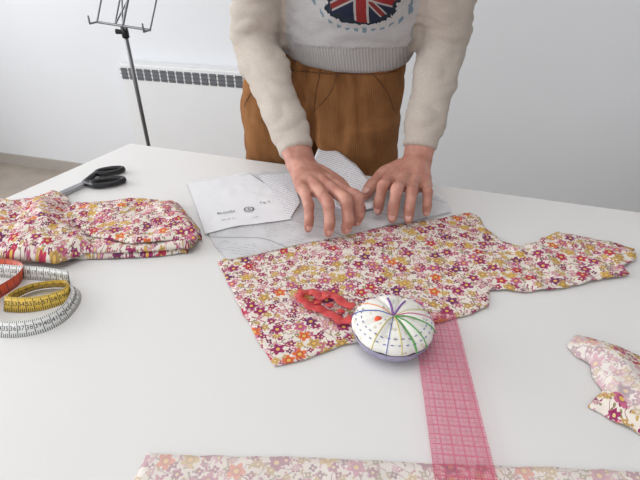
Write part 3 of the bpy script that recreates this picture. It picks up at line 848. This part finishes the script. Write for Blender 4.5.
# trousers
bm=bmesh.new()
PC=[((.048,1.032,.975),.133,.098),((.044,1.034,.94),.146,.104),((.024,1.036,.89),.174,.112),((.001,1.040,.84),.191,.118),((-.002,1.040,.79),.190,.118)]
tube(bm,[c for c,_,_ in PC],[a for _,a,_ in PC],[b for _,_,b in PC],lat=Lb,n=4,seg=36,cap=.4)
hc=Vector((.002,1.040,.80))
for sg in (-1,1):
    h=hc+Lb*.095*sg
    pts=[h+Z3*.03,h-Z3*.08,h-Z3*.20+Lb*.01*sg,h-Z3*.36+Lb*.015*sg,h+Vector((0,.01,-.55))+Lb*.02*sg,h+Vector((0,.01,-.70))+Lb*.02*sg]
    tube(bm,pts,[.094,.094,.084,.070,.058,.052],[.110,.106,.090,.074,.060,.054],lat=Lb,n=4,seg=24,cap=.3)
tr=remesh('trousers',bm,.005,3,wo)
vn=[v.normal.copy() for v in tr.data.vertices]
for v in tr.data.vertices:
    p=v.co; l=(p-hc).dot(Lb)
    w=.009*noise.noise(Vector((l*18,p.z*6,2)))+.010*abs(noise.noise(Vector((l*28+p.z*14,p.z*12,6))))-.004
    w-=.026*math.exp(-((l-.012)/.012)**2)*max(0,min(1,(.90-p.z)/.06))
    for pk in (-.055,-.025,.050,.080): w-=.008*math.exp(-((l-.02-pk*(1+1.6*(.95-p.z)))/.007)**2)*max(0,min(1,(p.z-.78)/.08))
    v.co=p+vn[v.index]*w
def cord_mat():
    m,nt,b=newmat('brown_corduroy')
    tc=N(nt,'ShaderNodeTexCoord'); P=tc.outputs['Object']
    dt=N(nt,'ShaderNodeVectorMath',operation='DOT_PRODUCT'); nt.links.new(P,dt.inputs[0]); dt.inputs[1].default_value=Lb
    no=N(nt,'ShaderNodeTexNoise'); nt.links.new(P,no.inputs[0]); no.inputs['Scale'].default_value=22; no.inputs['Detail'].default_value=5
    c=MIX(nt,no.outputs['Fac'],lin((120,79,46)),lin((170,119,76)))
    sn=M(nt,'SINE',M(nt,'MULTIPLY',dt.outputs['Value'],1700))
    c=MIX(nt,M(nt,'MULTIPLY_ADD',sn,.05,.06),c,lin((76,46,26)))
    nt.links.new(c,b.inputs['Base Color']); b.inputs['Roughness'].default_value=.9; b.inputs['Specular IOR Level'].default_value=.15
    bu=N(nt,'ShaderNodeBump'); bu.inputs['Strength'].default_value=.35; bu.inputs['Distance'].default_value=.001; nt.links.new(sn,bu.inputs['Height']); nt.links.new(bu.outputs[0],b.inputs['Normal'])
    return m
tr.data.materials.append(cord_mat())
tr.data.update()
bvh=BVHTree.FromPolygons([v.co.copy() for v in tr.data.vertices],[tuple(p.vertices) for p in tr.data.polygons])
bm=bmesh.new()
def seam(ls,r=.0016,off=.0002):
    P=[]
    for (l,z) in ls:
        o_=hc+Lb*l; o_.z=z; o_=o_+Fb*.4
        h=bvh.ray_cast(o_,-Fb)
        if h[0] is not None: P.append(h[0]+Fb*off)
    if len(P)>1: tube(bm,P,[r]*len(P),seg=6,n=1)
def line(l0,z0,l1,z1,bow=0,n=12): return [(l0+(l1-l0)*k/n+bow*math.sin(math.pi*k/n),z0+(z1-z0)*k/n) for k in range(n+1)]
seam(line(.030,.955,.016,.86),.0012); seam(line(.060,.955,.018,.865,.016),.0009); seam(line(-.06,.945,-.155,.85,-.012),.0014); seam(line(.125,.945,.172,.86,.008),.0014)
seam(line(-.10,.938,.17,.938,0,30),.0014)
obj_from_bm('trouser_seams',bm,simple('seam_brown',(104,66,36),.9),True,wo)
# shoes
bm=bmesh.new()
for sg in (-1,1):
    a=hc+Lb*.11*sg; a.z=0
    tube(bm,[a+Z3*.045-Fb*.04,a+Z3*.048,a+Z3*.036+Fb*.08,a+Z3*.028+Fb*.15],[.034,.037,.044,.030],[.045,.048,.034,.024],lat=Lb,n=4,seg=18)
    tube(bm,[a+Z3*.05,a+Z3*.11],[.036,.034],n=3)
sh=remesh('shoes',bm,.005,4,wo); sh.data.materials.append(simple('shoe_leather',(60,50,46),.5))
zmin=min(v.co.z for v in sh.data.vertices)
for v in sh.data.vertices: v.co.z-=zmin
# head & neck
hcn=Vector((.050,.770,1.475)); fw=(Fb*.72-Z3*.69).normalized(); upd=(Fb*.69+Z3*.72).normalized()
bm=bmesh.new()
def hp(l,f,u): return hcn+Lb*l+fw*f+upd*u
ellipsoid(bm,hp(0,-.012,.02),Lb,fw,upd,.074,.092,.088,3)
tube(bm,[hp(0,.02,.02),hp(0,.035,-.04),hp(0,.045,-.095)],[.066,.058,.026],[.062,.050,.026],lat=Lb,n=4)
tube(bm,[Vector((.054,.865,1.31)),Vector((.052,.835,1.375)),hp(0,-.03,-.04)],[.058,.052,.054],n=4)
tube(bm,[hp(0,.080,.02),hp(0,.094,-.008),hp(0,.102,-.024)],[.008,.010,.012],n=3)
ellipsoid(bm,hp(.010,.088,-.030),Lb,fw,upd,.008,.010,.007,2); ellipsoid(bm,hp(-.010,.088,-.030),Lb,fw,upd,.008,.010,.007,2)
ellipsoid(bm,hp(0,.078,-.055),Lb,fw,upd,.024,.010,.005,2); ellipsoid(bm,hp(0,.076,-.064),Lb,fw,upd,.020,.010,.006,2)
for s_ in (-1,1):
    ellipsoid(bm,hp(.076*s_,-.008,-.008),Lb,fw,upd,.008,.016,.030,2); ellipsoid(bm,hp(.032*s_,.074,.020),Lb,fw,upd,.020,.008,.006,2)
hd=remesh('head',bm,.0035,4,wo); hd.data.materials.append(M_skin)
bm=bmesh.new()
for s_ in (-1,1): ellipsoid(bm,hp(.031*s_,.074,.004),Lb,fw,upd,.012,.008,.008,3)
obj_from_bm('eyes',bm,simple('eye_white',(225,222,218),.2),True,wo)
bm=bmesh.new()
for s_ in (-1,1): ellipsoid(bm,hp(.031*s_,.0815,.002),Lb,fw,upd,.0052,.002,.0052,2)
obj_from_bm('irises',bm,simple('iris_brown',(60,38,24),.2),True,wo)
bm=bmesh.new(); ellipsoid(bm,hp(0,-.028,.034),Lb,fw,upd,.083,.092,.090,4)
for k in range(9):
    th=math.pi*(k/8)-math.pi; x=.070*math.cos(th); f=-.03+.075*math.sin(th)
    tube(bm,[hp(x,f,.03),hp(x*1.05,f*1.0-.005,-.04),hp(x*.9,f*.9-.01,-.10)],[.024,.022,.010],n=3)
hr=remesh('hair',bm,.005,3,wo); hr.data.materials.append(simple('brown_hair',(72,48,32),.5,.3,120,.5,300))

# ---------------- light
def area(name,loc,target,sx,sy,e,col):
    l=bpy.data.lights.new(name,'AREA'); l.shape='RECTANGLE'; l.size=sx; l.size_y=sy; l.energy=e; l.color=col
    o=bpy.data.objects.new(name,l); bpy.context.collection.objects.link(o); o.location=loc
    o.rotation_euler=(Vector(target)-Vector(loc)).to_track_quat('-Z','Y').to_euler(); return o
area('window_light_1',R(UL+.05,0,1.6),R(0,.2,1.2),2.7,1.35,67,(.95,.972,1))
area('window_light_2',R(-.5,NF+.05,1.6),R(-.3,.5,1.0),2.9,1.35,26,(.96,.978,1))
area('ceiling_fill',R(-.3,.4,CE-.03),R(-.3,.4,0),1.2,1.2,10,(1,.99,.98))  # added fill panel below the ceiling, not a fixture of the room
w=bpy.data.worlds.new('World'); bpy.context.scene.world=w; w.use_nodes=True
nt=w.node_tree; bg=nt.nodes['Background']
sky=nt.nodes.new('ShaderNodeTexSky'); sky.sky_type='HOSEK_WILKIE'; nt.links.new(sky.outputs[0],bg.inputs[0]); bg.inputs[1].default_value=.6

# ---------------- camera
cd=bpy.data.cameras.new('camera'); cam=bpy.data.objects.new('camera',cd); bpy.context.collection.objects.link(cam)
cam.location=CAM; cam.rotation_euler=(math.pi/2-PITCH,0,0); cd.sensor_width=36; cd.lens=36*FPX/640; cd.clip_start=.01
bpy.context.scene.camera=cam
vs=bpy.context.scene.view_settings; vs.view_transform='Standard'; vs.look='None'; vs.exposure=0
